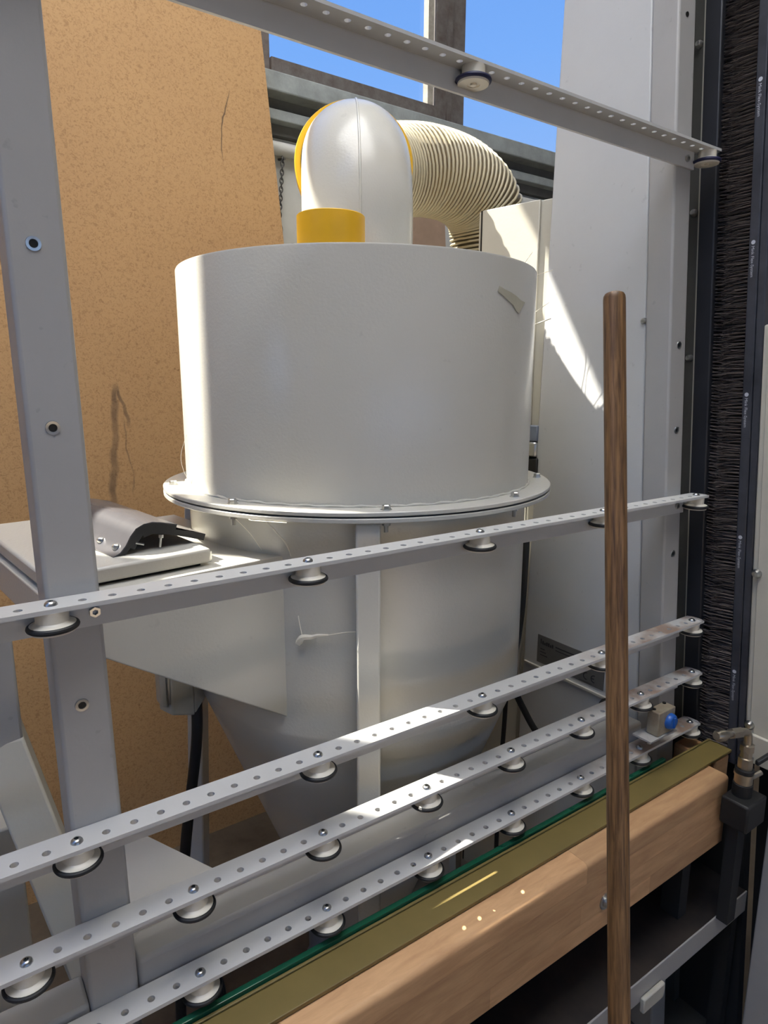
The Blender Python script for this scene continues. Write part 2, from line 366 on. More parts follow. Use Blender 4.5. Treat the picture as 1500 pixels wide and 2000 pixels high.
def text_mb(s, origin, xdir, ydir, length):
    cu = bpy.data.curves.new('lettering', 'FONT'); cu.body = s; cu.size = 1.0
    ob = bpy.data.objects.new('lettering', cu); col.objects.link(ob)
    dg = bpy.context.evaluated_depsgraph_get(); me = bpy.data.meshes.new_from_object(ob.evaluated_get(dg))
    xs = [v.co.x for v in me.vertices]; k = length/(max(xs)-min(xs)); x0 = min(xs)
    o, xd, yd = map(Vector, (origin, xdir, ydir))
    m = MB(); m.add([o+xd*((v.co.x-x0)*k)+yd*(v.co.y*k) for v in me.vertices], [tuple(p.vertices) for p in me.polygons])
    bpy.data.objects.remove(ob); bpy.data.meshes.remove(me); bpy.data.curves.remove(cu)
    return m

# ================================================================== THE SETTING
WY = 3.0                                        # inner face of the window wall
SILLZ, HEADZ = 1.325, 2.915
X0, X1 = -4.5, 5.2
struct(MB().box(-20, X0-0.1, -15, 12, FLOOR-0.15, FLOOR-0.01).build('ground', YARDWALL, smooth=0), 'unseen ground outside the opening in the left wall', 'ground')  # unseen ground, added to bounce sun in from the left
struct(MB().box(X0-0.1, 6.5, 0.35, 3.4, FLOOR-0.15, FLOOR).build('floor', DARKFLOOR, smooth=0), 'dark brown stained concrete floor under the machine', 'floor')
struct(MB().box(X0-0.1, 6.5, -9.5, 0.35, FLOOR-0.15, FLOOR).build('floor_hall', CONCRETE, smooth=0), 'paler concrete hall floor behind the viewer', 'floor')  # unseen floor kept pale to bounce sun onto the machine front
wb = struct(MB().box(X0, X1, WY, WY+0.25, FLOOR, SILLZ-0.02).build('wall_back', WHITEWALL, smooth=0), 'pale painted wall below the hall windows', 'wall')
struct(MB().box(X0, X1, WY, WY+0.06, HEADZ, 3.75).build('wall_back_head', WHITEWALL, smooth=0), 'wall strip above the hall windows', 'wall')
KX0, KX1, KY0, KY1 = -4.0, 1.7, -0.9, 2.0; KM = -0.9  # added roof opening: open part lets sun onto the floor, milky part fills
ce = MB().box(X0, X1, -9.2, KY0, 3.75, 3.85); ce.box(X0, X1, KY1, WY+0.06, 3.75, 3.85); ce.box(X0, KX0, KY0, KY1, 3.75, 3.85); ce.box(KX1, X1, KY0, KY1, 3.75, 3.85)
ce.box(KX0, KM, 0.75, KY1, 3.75, 3.85)
struct(ce.build('ceiling', CEIL, smooth=0), 'unseen hall roof, rooflight opening added for fill light', 'ceiling')
sk = bpy.data.objects.new('window_9', None); col.objects.link(sk); sk.location = W((0, 0, 3.8)); struct(sk, 'unseen milky rooflight added for overhead light', 'window')  # unseen rooflight, added to light the upward faces
MB().add([(KM, KY0, 3.8), (KX1, KY0, 3.8), (KX1, KY1, 3.8), (KM, KY1, 3.8)], [(0, 1, 2, 3)]).build('pane', MILKY, sk, smooth=0)
gl = MB().box(X0-0.2, X0, -9.0, -1.3, FLOOR, 3.75); gl.box(X0-0.2, X0, 1.2, WY+0.25, FLOOR, 3.75); gl.box(X0-0.2, X0, -1.3, 1.2, 1.9, 3.75); gl.box(X0-0.2, X0, -1.3, 1.2, FLOOR, 0.9)  # unseen opening, shaped to give sky fill from the left
struct(gl.build('wall_left', YARDWALL, smooth=0), 'unseen wall far to the left, opening made for sky fill', 'wall')
struct(MB().box(X1, X1+0.2, -9.0, WY+0.25, FLOOR, 3.75).build('wall_right', YARDWALL, smooth=0), 'pale wall far to the right', 'wall')
fw_ = MB().box(X0, X1, -9.2, -9.0, FLOOR, 0.6); fw_.box(X0, X1, -9.2, -9.0, 1.6, 3.75)  # unseen gap in the wall, added for bluish light on front faces
struct(fw_.build('wall_front', YARDWALL, smooth=0), 'unseen wall behind the viewer, window band added for blue fill', 'wall')
# stepped concrete sill
t1 = struct(MB().box(X0, X1, WY-0.13, WY+0.05, SILLZ-0.080, SILLZ).build('trim_1', SILL, smooth=0, bevel=0.006), 'grey weathered concrete window sill', 'sill')
t2 = struct(MB().box(X0, X1, WY-0.05, WY+0.01, SILLZ-0.135, SILLZ-0.081).build('trim_2', SILLSHADE, smooth=0), 'shadow band under the window sill, painted dark', 'trim')
t3 = struct(MB().box(X0, X1, WY-0.09, WY+0.01, SILLZ-0.180, SILLZ-0.136).build('trim_3', SILL, smooth=0, bevel=0.004), 'second grey ledge under the sill', 'trim')
t4 = struct(MB().box(X0, X1, WY-0.04, WY+0.01, SILLZ-0.225, SILLZ-0.181).build('trim_4', SILLSHADE, smooth=0), 'shadow line under the second ledge, painted dark', 'trim')
# windows: one bay every 1.15 units, brown steel mullions between, solid sun block at the left end
MULL = [(X0, -1.09), (-0.815, -0.715), (0.02, 0.12), (1.24, 1.44), (2.39, 2.59), (3.55, 3.75), (4.7, 4.9)]  # first entry: unseen solid strip, added to keep sun off the left rails
for n, (b, b2_) in enumerate(MULL):
    vis = {4: 'brown steel mullion between the two visible panes', 3: 'brown steel mullion at the edge of the fibreboard'}.get(n, 'upright of the window row, leftmost one a solid sun block')
    o = struct(MB().box(b, b2_, WY-0.015, WY+0.03, SILLZ, HEADZ).build('trim_%d' % (5+n), WHITEWALL if n == 0 else BROWNSTEEL, smooth=0, bevel=0.004), vis, 'mullion')
    o['group'] = 'uprights of the window row'
    if 0.15 < b2_-b < 1: MB().box(b+0.07, b+0.10, WY-0.03, WY-0.0155, SILLZ, HEADZ).build('cover_strip', BROWNSTEEL, o, smooth=0)
edges = [X0]+[v for p_ in MULL for v in p_]+[X1]
for n in range(1, len(MULL)+1):
    a, b = edges[2*n], edges[2*n+1]
    w = bpy.data.objects.new('window_%d' % n, None); col.objects.link(w); w.location = W(((a+b)/2, WY, SILLZ))
    struct(w, {4: 'window pane with a brown bottom rail above the elbow', 5: 'fixed window pane at the right, down to the sill'}.get(n, 'hall window pane out of the picture'), 'window')
    w['group'] = 'panes of the window row'
    fr = MB()
    if n != 5:
        fr.box(a, b, WY-0.03, WY+0.028, SILLZ, 2.05 if n == 1 else 1.423)  # first bay closed higher up to keep sun off the hopper lid
    fr.box(a, b, WY-0.01, WY+0.028, HEADZ-0.025, HEADZ)
    fr.build('sash_frame', BROWNSTEEL, w, smooth=0)
    if n == 4:
        MB().box(b-0.055, b-0.02, WY-0.02, WY+0.02, 1.424, HEADZ-0.03).build('putty_strip', PALEWOOD, w, smooth=0)
    MB().box(a+0.002, b-0.002, WY+0.015, WY+0.02, SILLZ+0.005, HEADZ-0.01).build('pane', PANE, w, smooth=0)
# pipe along the wall and hanging chain
pp = tag(MB().cyl((0.9, WY-0.035, 1.045), (3.6, WY-0.035, 1.045), 0.030, 20).build('wall_pipe', WHITEWALL), 'white horizontal pipe on the wall under the sill', 'pipe')
ch = thing('hanging_chain', 'thin dark chain hanging on the wall beside the elbow', 'chain', (1.47, 2.9, 0.62))
zc = 1.0; i = 0
proto = None
while zc > 0.735:
    m = MB(); xx = 1.475-(1.0-zc)*0.09; ax = (0.25, 1, 0) if i % 2 else (1, -0.2, 0)
    pts = []
    a = Vector((1, -0.25, 0)).normalized() if i % 2 else Vector((0.55, 0.8, 0)).normalized()
    for t in range(14):
        th = 2*math.pi*t/14; pts.append(Vector((xx, 2.955, zc))+a*(0.0075*math.cos(th))+Vector((0, 0, 1))*(0.014*math.sin(th)))
    m.tube(pts+[pts[0]], 0.0026, 6, cap=False); m.build('link', CHAIN, ch)
    zc -= 0.0185; i += 1
m = MB(); pts = [Vector((1.449, 2.955, 0.695))+Vector((0.016*math.cos(2*math.pi*t/18), 0, 0.030*math.sin(2*math.pi*t/18))) for t in range(19)]
m.tube(pts, 0.0022, 6, cap=False); m.build('hook_ring', CHAIN, ch)
MB().tube([(1.447, 2.955, 0.665), (1.455, 2.955, 0.645), (1.447, 2.955, 0.63), (1.452, 2.955, 0.60)], 0.0035, 6).build('wire_end', CHAIN, ch)
MB().cyl((1.478, 2.94, 1.0), (1.478, 3.0, 1.012), 0.006, 8).build('nail', CHAIN, ch)

# ================================================================== BOARDS
fb = MB()
zt, zb = 1.475, FLOOR
rx = lambda z: 1.331+(1.448-z)*0.0713
fb.hexa([(-3.2, 2.66, zb), (rx(zb), 2.66, zb), (rx(zb), 2.684, zb), (-3.2, 2.684, zb), (-3.2, 2.84, zt), (rx(zt), 2.84, zt), (rx(zt), 2.864, zt), (-3.2, 2.864, zt)])
fbo = fb.build('fibreboard_panel', FIBRE, smooth=0)
tag(fbo, 'large tan fibreboard sheet leaning behind the drum at left', 'board')
fbo.data.transform(Matrix.Translation(fbo.location)); fbo.location = (0, 0, 0)     # stains are laid out in room coordinates
b2 = MB().hexa([(1.95, 2.74, FLOOR), (2.47, 2.74, FLOOR), (2.47, 2.765, FLOOR), (1.95, 2.765, FLOOR), (2.20, 2.90, 0.84), (2.40, 2.90, 0.86), (2.40, 2.925, 0.86), (2.20, 2.925, 0.84)])
tag(b2.build('hardboard_offcut', DULLWOOD, smooth=0), 'narrow brown board standing behind the ribbed hose', 'board')

# ================================================================== STEEL FRAME
fr = thing('steel_frame', 'light grey leaning steel frame carrying the roller rails', 'frame', (0.93, 1.0, FLOOR))
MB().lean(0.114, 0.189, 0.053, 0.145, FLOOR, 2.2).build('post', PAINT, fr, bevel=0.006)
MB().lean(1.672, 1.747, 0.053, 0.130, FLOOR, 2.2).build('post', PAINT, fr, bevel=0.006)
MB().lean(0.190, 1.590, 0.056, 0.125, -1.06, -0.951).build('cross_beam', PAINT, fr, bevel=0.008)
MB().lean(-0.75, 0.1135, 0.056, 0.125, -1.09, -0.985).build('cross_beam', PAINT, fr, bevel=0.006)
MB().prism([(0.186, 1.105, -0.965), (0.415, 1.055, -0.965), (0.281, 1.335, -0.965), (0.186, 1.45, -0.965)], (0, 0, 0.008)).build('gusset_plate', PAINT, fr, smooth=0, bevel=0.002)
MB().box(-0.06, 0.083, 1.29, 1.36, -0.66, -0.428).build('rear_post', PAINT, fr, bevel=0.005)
# slanting brace, from the rear post down to the foot of the front post
MB().obox((0.006, 1.296, -0.645), (0.077, -0.008, -0.002), (0.0, 0.075, 0.03), (0.155, -0.17, -0.72)).build('brace', BEIGE, fr, bevel=0.005)
MB().box(-0.02, 0.065, 1.42, 1.50, FLOOR, -0.9).build('rear_leg', BEIGE, fr, bevel=0.005)
nut = None
def rivet(x, off, z, parent, ang=0):
    y = 1+off+z*TA
    m = MB().lathe((x, y, z), [(0.0052, 0.004), (0.0060, -0.0022), (0.0098, -0.0024), (0.0102, 0.0005)], 20, (0, 1, 0.064))
    r = m.build('rivet_nut', ZINC, parent)
    MB().lathe((x, y+0.001, z), [(0, -0.0018), (0.0056, -0.0018)], 16, (0, 1, 0.064)).build('thread', DARKHOLE, r)
for z in (0.186, -0.066, -0.485): rivet(0.1475, 0.053, z, fr)
for z in (0.10, -0.13, -0.48): rivet(1.712, 0.053, z, fr)
MB().lathe((1.7055, 1+0.053+0.92*TA, 0.92), [(0, -0.002), (0.006, -0.002), (0.006, 0.001)], 14, (0, 1, 0.06)).build('bolt', DARKHOLE, fr)

# ================================================================== ROLLER RAILS
PITCH = 0.0415; PH = 0.1165
def angle_bar(z, x0, x1, webend, mesh_name):
    """steel angle: a flange drilled every PITCH with rounded outer end and a web hanging from its rear edge"""
    m = MB(); T = 0.0065; of0, of1, oh = 0.0, 0.052, 0.020; hr = 0.0062; n = 12
    y = lambda o, zz: 1+o+z*TA+(zz-z)*TA
    def cell(xa, xb, hx):
        for zz, top in ((z, True), (z-T, False)):
            base = len(m.v)
            ring = [(hx+hr*math.cos(2*math.pi*i/n+math.pi/n), oh+hr*math.sin(2*math.pi*i/n+math.pi/n)) for i in range(n)]
            cor = [(xb, of1), (xa, of1), (xa, of0), (xb, of0)]
            vs = [(p[0], y(p[1], zz), zz) for p in ring+cor]
            fs = []
            q = n//4   # quadrant k holds ring indices k*q .. k*q+q-1; quadrant 0 is the +x +y corner
            for kq in range(4):
                c = n+kq
                for i in range(q-1): fs.append((kq*q+i, kq*q+i+1, c))
                fs.append((kq*q+q-1, (kq*q+q) % n, n+(kq+1) % 4, c))
            m.add(vs, fs)
        o = len(m.v)-2*(n+4)
        m.f += [(o+i, o+(i+1) % n, o+n+4+(i+1) % n, o+n+4+i) for i in range(n)]
        m.f += [(o+n+1, o+n, 2*n+4+o, 2*n+5+o), (o+n+2, o+n+3, 2*n+7+o, 2*n+6+o)]
        return o
    k0 = math.ceil((x0-PH)/PITCH)
    k1 = math.floor((x1-0.012-PH)/PITCH)
    for k in range(k0, k1+1):
        hx = PH+k*PITCH; cell(hx-PITCH/2, hx+PITCH/2, hx)
    xe = PH+k1*PITCH+PITCH/2
    # end piece with rounded corners
    r = 0.017; pts = [(xe, of0)]
    for cx_, cy_, a0 in ((x1-r, of0+r, -90), (x1-r, of1-r, 0)):
        for i in range(7): t = math.radians(a0+i*15); pts.append((cx_+r*math.cos(t), cy_+r*math.sin(t)))
    pts.append((xe, of1))
    if x1-r < xe: pts = [(max(p[0], xe), p[1]) for p in pts]
    m.prism([(p[0], y(p[1], z), z) for p in pts], (0, -T*TA, -T))
    xs = PH+k0*PITCH-PITCH/2
    m.add([(xs, y(of0, z), z), (xs, y(of1, z), z), (xs, y(of1, z-T), z-T), (xs, y(of0, z-T), z-T)], [(0, 1, 2, 3)])
    m.lean(xs, webend, 0.0455, 0.0522, z-0.050, z-T*0.6)
    return m
ROLLER = {}
def roller_meshes():
    hub = MB().lathe((0, 0, 0), [(0, 0), (0.0225, 0), (0.0225, -0.0165), (0.0255, -0.0190), (0.0310, -0.0205), (0.0315, -0.0225), (0.0290, -0.0250), (0.0315, -0.0275), (0.0300, -0.0320), (0.0130, -0.0320), (0.0125, -0.0300), (0.0060, -0.0300), (0.0055, -0.0335), (0, -0.0340)], 36)
    ring = MB().torus((0, 0, -0.0248), 0.0315, 0.0042, n=36, m=10)
    scr = MB().lathe((0, 0, 0), [(0.0030, 0.0022), (0.0034, 0.0062), (0.0055, 0.0058), (0.0085, 0.0030), (0.0092, 0.0)], 20)
    soc = MB().lathe((0, 0, 0), [(0, 0.0024), (0.0036, 0.0024), (0.0036, 0.0058)], 6)
    return hub, ring, scr, soc
hub, ring, scr, soc = roller_meshes()
def local_mesh(mb, name, material):          # mesh data about its own origin, in metres
    me = mb.mesh(name, material); me.transform(Matrix.Translation(-W((0, 0, 0)))); return me
HUB = local_mesh(hub, 'roller_hub', NYLON); RING = local_mesh(ring, 'rubber_ring', RUBBER); RINGB = local_mesh(ring, 'rubber_ring_blue', BLUERUBBER)
SCR = local_mesh(scr, 'screw', ZINC); SOC = local_mesh(soc, 'socket', DARKHOLE)
tilt = math.atan(TA)
def put(name, me, parent, loc=(0, 0, 0), rot=None):
    o = bpy.data.objects.new(name, me); col.objects.link(o); o.parent = parent; o.location = loc
    if rot: o.rotation_euler = rot
    return o
def rail(z, xs, label, blue=False):
    t = thing('roller_rail', label, 'rail', (0.9, 1.0+z*TA, z-0.05), 'perforated roller rails on the frame')
    angle_bar(z, -0.30, 1.803, 1.746, 'angle_bar').build('angle_bar', RAIL, t, smooth=25)
    base = world_base(t)
    for x in xs:
        p = W((x, 1+0.0215+z*TA, z-0.0066))-base
        r = put('roller', HUB, t, p, (random.uniform(-0.02, 0.02), random.uniform(-0.02, 0.02), random.uniform(0, 6)))
        put('rubber_ring', RINGB if blue else RING, r)
        s = put('screw', SCR, t, W((x, 1+0.0215+z*TA, z))-base, (0, 0, random.uniform(0, 6)))
        put('socket', SOC, s)
    for x in (0.177, 1.712):      # bolt that fixes the rail web to the post
        MB().lathe((x, 1.0455+(z-0.028)*TA, z-0.028), [(0.004, 0.002), (0.0045, 0.006), (0.0085, 0.006), (0.0088, 0.0)], 6, (0, -1, -0.064)).build('bolt', ZINC, t)
    return t
rail(0.603, [PH+0.413*2, PH+0.413*4], 'topmost perforated roller rail, seen from below against the sky', True)
rail(-0.313, [PH+0.413*i for i in range(5)], 'perforated roller rail crossing just below the drum flange')
rail(-0.680, [PH+0.413*i for i in range(5)], 'perforated roller rail crossing the lower drum, third from the top')
rail(-0.838, [0.0335+0.249*i for i in range(8)], 'closely rollered perforated rail, second from the bottom')
rail(-0.995, [0.0335+0.249*i for i in range(1, 8)], 'lowest perforated roller rail, just above the wooden beam')

# ================================================================== CYCLONE
C = Vector((1.10, 1.728, 0))
DRUM_EYE_SCALE = ((1.10, 1.728, 0), (1.020, 1.602, 0), 0.927)  # drum group scaled about the camera, which brings it nearer
stand(*DRUM_EYE_SCALE)
cy = thing('dust_cyclone', 'big light grey cyclone drum with bolted flange, cone and side inlet', 'dust separator', (C.x, C.y, ground()))
def cz(z): return (C.x, C.y, z)
MB().lathe(cz(0), [(0.512, 0.27), (0.514, 0.299), (0.518, 0.301), (0.520, 0.297), (0.520, -0.290), (0.514, -0.290)], 128).build('upper_drum', DRUM, cy, smooth=40)
MB().lathe(cz(0), [(0, 0.278), (0.515, 0.278), (0.515, 0.270), (0, 0.270)], 96).build('lid', DRUM, cy, smooth=40)
w = []
for i in range(180):
    t = 2*math.pi*i/180; w.append(Vector((C.x+0.523*math.cos(t), C.y+0.523*math.sin(t), -0.2900+0.0015*math.sin(i*1.7))))
MB().tube(w+[w[0]], [0.0034+0.0012*math.sin(i*2.3)*math.sin(i*.37) for i in range(181)], 7, cap=False).build('weld_bead', DRUM, cy)
MB().lathe(cz(0), [(0.50, -0.292), (0.584, -0.292), (0.586, -0.294), (0.586, -0.301), (0.584, -0.303), (0.50, -0.303)], 128, closed=True).build('upper_flange', DRUM, cy, smooth=40)
MB().lathe(cz(0), [(0.50, -0.3031), (0.578, -0.3031), (0.578, -0.3069), (0.50, -0.3069)], 96, closed=True).build('gasket', RUBBER, cy, smooth=40)
MB().lathe(cz(0), [(0.50, -0.307), (0.584, -0.307), (0.586, -0.309), (0.586, -0.317), (0.584, -0.319), (0.50, -0.319)], 128, closed=True).build('lower_flange', DRUM, cy, smooth=40)
for i in range(9):
    t = math.radians(-156+40*i); x, y = C.x+0.558*math.cos(t), C.y+0.558*math.sin(t)
    b = MB().lathe((x, y, -0.292), [(0.0135, 0), (0.0135, 0.0022), (0.0105, 0.0025), (0.0105, 0.0105), (0.0085, 0.0125), (0, 0.0125)], 6).build('bolt', ZINC, cy, smooth=0)
    MB().lathe((x, y, -0.319), [(0.0105, 0), (0.0105, -0.010), (0.0055, -0.010), (0.0055, -0.026), (0, -0.026)], 6).build('nut', ZINC, b, smooth=0)
MB().lathe(cz(0), [(0.505, -0.32), (0.515, -0.32), (0.515, -0.905), (0.505, -0.905)], 128).build('lower_drum', DRUM, cy, smooth=40)
MB().lathe(cz(0), [(0.5165, -0.897), (0.5165, -0.905), (0.10, -1.98), (0.09, -1.98)], 96).build('cone', DRUM, cy, smooth=40)
rd = Vector((-0.288, -0.491, 0)).normalized()
for deg in (0, -103, 140, 195):
    a = Matrix.Rotation(math.radians(deg), 3, 'Z') @ rd; s_ = Vector((-a.y, a.x, 0)); sp_ = a*(0.015 if deg == 0 else 0.085)
    o = C+a*0.5185-s_*0.029+Vector((0, 0, ground())); h = -0.3215-ground()
    MB().obox(o+sp_, a*0.056, s_*0.058, Vector((0, 0, h))-sp_).build('leg', DRUM, cy, bevel=0.005)
# inlet hopper box, tangential, slightly turned against the rack
U = Vector((0.9925, 0.122, 0)); V = Vector((-0.122, 0.9925, 0))
A0 = Vector((0.085, 1.352, 0))
def ip(s, t, z): return tuple(A0+U*s+V*t+Vector((0, 0, z)))
L_ = 0.622
side = [(0.07, -0.42), (L_, -0.42), (L_, -0.865), (0.07, -0.50)]
m = MB(); n4 = [ip(s, 0, z) for s, z in side]; m.prism(n4, V*0.66); m.build('inlet_hopper', DRUM, cy, smooth=0, bevel=0.003)
m = MB(); m.obox(ip(0.09, 0.05, -0.4195), U*0.32, V*0.60, (0, 0, 0.006)); m.build('lid_gap', DARKGAP, cy, smooth=0)  # dark slab painted in for the black gap under the lid
m = MB(); m.obox(ip(0.078, 0.035, -0.413), U*0.354, V*0.62, (0, 0, 0.034)); lid = m.build('hopper_lid', DRUM, cy, bevel=0.006)
MB().cyl(ip(0.444, 0.07, -0.42), ip(0.444, 0.07, -0.395), 0.006, 8).build('bolt', ZINC, cy)
# yellow capped stub and two studs on the lid
az = math.radians(30.3)
Y0 = Vector((1.76*math.sin(az), 1.76*math.cos(az), 0))
MB().lathe((Y0.x, Y0.y, 0), [(0.080, 0.27), (0.0855, 0.278), (0.0855, 0.404), (0.0835, 0.406), (0.0800, 0.405), (0.080, 0.30)], 64).build('yellow_sleeve', YELLOW, cy)
MB().lathe((Y0.x, Y0.y, 0), [(0.079, 0.27), (0.079, 0.395), (0, 0.395)], 48).build('outlet_stub', DRUM, cy)
for px, py in ((0.735, 1.43), (0.93, 1.31)):
    MB().lathe((px, py, 0.278), [(0.009, 0), (0.009, 0.008), (0.006, 0.008), (0.006, 0.032), (0, 0.032)], 8).build('stud', DARKHOLE, cy)
# white elbow: straight riser bending away from the viewer
er = 0.162; ed = Vector((math.sin(math.radians(29.7)), math.cos(math.radians(29.7)), 0)); RB = 0.20; zb_ = 0.475
path = [Vector(cz(0.275)), Vector(cz(0.36)), Vector(cz(0.44))]
for i in range(0, 19):
    t = math.radians(90*i/18); path.append(C+ed*(RB-RB*math.cos(t))+Vector((0, 0, zb_+RB*math.sin(t))))
path.append(path[-1]+ed*0.06)
el = MB().tube(path, er, 64, cap=False).build('elbow_pipe', DRUM, cy, smooth=50)
sm = [p for p in path]
seam = []
for i, p in enumerate(path):
    d = (path[min(i+1, len(path)-1)]-path[max(i-1, 0)]).normalized(); side_ = ed.cross(Vector((0, 0, 1))); nrm = side_.cross(d)
    if nrm.dot(ed) > 0 and nrm.z < 0.01: nrm = -nrm
    if nrm.z < -0.01: nrm = -nrm
    seam.append(p+nrm.normalized()*(er+0.0003))
MB().tube(seam, 0.0035, 6).build('seam', DRUM, el)
mouth = path[-1]
# masking tape on the drum
pts = []
def on_drum(th, z, r=0.5212): return Vector((C.x+r*math.cos(math.radians(th)), C.y+r*math.sin(math.radians(th)), z))
top = [(-81.2, 0.229), (-78.5, 0.223), (-75.5, 0.219), (-72.5, 0.213), (-69.5, 0.205), (-66.3, 0.203)]
bot = [(-81.9, 0.217), (-79.2, 0.207), (-76.8, 0.198), (-74.2, 0.190), (-72.3, 0.177), (-70.6, 0.172)]
m = MB(); vs = [on_drum(*q) for q in top]+[on_drum(*q) for q in bot]; m.add(vs, [(i, i+1, 7+i, 6+i) for i in range(5)])
tp = m.build('tape_strip', TAPE, cy, smooth=0); md = tp.modifiers.new('thick', 'SOLIDIFY'); md.thickness = 0.001; md.offset = 0

# ================================================================== FLEXIBLE HOSE
def smooth_path(ctrl, n):
    ctrl = [Vector(c) for c in ctrl]; P_ = [ctrl[0]*2-ctrl[1]]+ctrl+[ctrl[-1]*2-ctrl[-2]]; out = []
    for i in range(1, len(P_)-2):
        p0, p1, p2, p3 = P_[i-1:i+3]
        for j in range(n):
            t = j/n; out.append(0.5*((2*p1)+(-p0+p2)*t+(2*p0-5*p1+4*p2-p3)*t*t+(-p0+3*p1-3*p2+p3)*t**3))
    out.append(P_[-2]); return out
def resample(p, step):
    out = [p[0]]; acc = 0
    for a, b in zip(p, p[1:]):
        d = (b-a).length
        while acc+d >= step:
            a = a+(b-a)*((step-acc)/d); d = (b-a).length; out.append(a); acc = 0
        acc += d
    return out
hp = smooth_path([mouth-ed*0.05, mouth+ed*0.06+Vector((0.01, 0, 0.01)), (1.36, 2.12, 0.735), (1.52, 2.19, 0.775), (1.72, 2.21, 0.815), (1.92, 2.22, 0.805), (2.055, 2.23, 0.73), (2.105, 2.24, 0.58), (2.11, 2.25, 0.38), (2.11, 2.25, 0.10), (2.11, 2.25, -0.25)], 24)
hp = resample(hp, 0.0066)
ho = thing('flexible_hose', 'wide ribbed translucent hose curving from the elbow down behind the cabinet', 'hose', (2.08, 2.25, -0.25))
MB().tube(hp, [0.157+0.004*math.cos(2*math.pi*i/3.2) for i in range(len(hp))], 48, cap=False).build('hose_wall', HOSE, ho, smooth=80)
hel = []; NA = 30; turns_per = 0.0212/0.0066; up = None; prev = None     # spiral rib wound round the wall
for i in range(len(hp)-1):
    d = (hp[min(i+1, len(hp)-1)]-hp[max(i-1, 0)]).normalized()
    prev = d.cross(Vector((0, 0, 1))).normalized() if prev is None else (prev-d*prev.dot(d)).normalized()
    bb = d.cross(prev); steps = int(NA/turns_per)
    for j in range(steps):
        t = (i+j/steps)/turns_per*2*math.pi; p = hp[i].lerp(hp[i+1], j/steps); hel.append(p+(prev*math.cos(t)+bb*math.sin(t))*0.1625)
MB().tube(hel, 0.0052, 6).build('spiral_rib', HOSERIB, ho, smooth=80)
cuff = [mouth-ed*0.075, mouth-ed*0.0, mouth+ed*0.045]
m = MB().lathe(mouth-ed*0.06, [(0.1665, 0.0), (0.186, 0.0), (0.188, 0.004), (0.188, 0.08), (0.186, 0.084), (0.1665, 0.084)], 64, ed, closed=True); m.build('yellow_cuff', YELLOW, ho)
MB().lathe(mouth-ed*0.066, [(0.163, 0.0), (0.1675, 0.0), (0.1675, 0.0055), (0.163, 0.0055)], 64, ed, closed=True).build('clamp_ring', DARKHOLE, ho)
MB().cyl((2.11, 2.25, -0.255), (2.11, 2.25, ground()), 0.158, 40).build('riser_pipe', BEIGE, ho)

# ================================================================== CABINETS AT RIGHT
CAB_EYE_SCALE = ((1.722, 1.897, 0), (1.636, 1.802, 0), 0.95)  # cabinet and its valve shrunk towards the camera by their own factor
stand(*CAB_EYE_SCALE)
fc = thing('filter_cabinet', 'beige sheet steel cabinet behind the drum, under the hose', 'cabinet', (1.9, 1.8, ground()))
fd = Vector((0.237, -0.9715, 0)); fn = Vector((0.9715, 0.237, 0)); F0 = Vector((1.722, 1.897, 0))
topz = 0.605
MB().obox(F0+fn*0.012+Vector((0, 0, -0.35)), fn*0.30, fd*0.315, (0, 0, topz+0.35)).build('body', BEIGE, fc, bevel=0.004)
MB().obox(F0+fn*0.012+Vector((0, 0, ground())), fn*0.30, fd*0.255, (0, 0, -0.351-ground())).build('base', BEIGE, fc, bevel=0.004)
MB().obox(F0+fd*0.022+Vector((0, 0, ground()+0.1)), fn*0.011, fd*0.23, (0, 0, topz-ground()-0.1)).build('door', BEIGE, fc, bevel=0.003)
MB().obox(F0+fd*0.014+fn*0.004+Vector((0, 0, ground()+0.1)), fn*0.0078, fd*0.0075, (0, 0, topz-ground()-0.1)).build('door_gap', DARKHOLE, fc, smooth=0)  # dark strip painted in for the gap beside the door

stand()
mc = thing('machine_housing', 'tall pale grey sheet metal housing with rating plate, behind the right post', 'machine housing', (1.76, 1.3, FLOOR))
m = MB(); y = lambda z: 1.132+z*TA
m.hexa([(1.676, y(FLOOR), FLOOR), (1.845, y(FLOOR), FLOOR), (1.845, 1.555, FLOOR), (1.676, 1.555, FLOOR), (1.676, y(2.2), 2.2), (1.845, y(2.2), 2.2), (1.845, 1.475, 2.2), (1.676, 1.475, 2.2)])
m.build('side_panel', PANELPAINT, mc, bevel=0.005)
pl = MB().box(1.6735, 1.6758, 1.192, 1.470, -0.963, -0.862).build('rating_plate', PLATE, mc, smooth=0)
pl['label'] = 'grey rating plate with a CE mark'
def flat(y0, y1, z0, z1, name='print_line'): MB().box(1.6729, 1.6734, y0, y1, z0, z1).build(name, GREYPRINT, pl, smooth=0)
flat(1.452, 1.456, -0.892, -0.874, 'logo_letter')
for i in range(6): flat(1.4505-0.0085*(i+1), 1.4505-0.0085*i-0.002, -0.893, -0.880-(0.004 if i in (1, 4) else 0), 'logo_letter')
for i in range(3): flat(1.436-0.006*i, 1.456, -0.912-0.011*i, -0.9085-0.011*i)
flat(1.30, 1.39, -0.886, -0.882); flat(1.32, 1.39, -0.897, -0.894)
flat(1.235, 1.285, -0.9585, -0.957)
def arc(cy_, cz_, r, a0, a1, w, name):
    m = MB(); n_ = 14; vs = []
    for i in range(n_+1):
        t = math.radians(a0+(a1-a0)*i/n_)
        for rr in (r-w, r): vs.append((1.6731, cy_-rr*math.cos(t), cz_+rr*math.sin(t)))
    m.add(vs, [(2*i, 2*i+1, 2*i+3, 2*i+2) for i in range(n_)])
    o = m.build(name, GREYPRINT, pl, smooth=0); return o
arc(1.258, -0.9375, 0.0135, 80, 280, 0.004, 'letter_c'); arc(1.228, -0.9375, 0.0135, 80, 280, 0.004, 'letter_e')
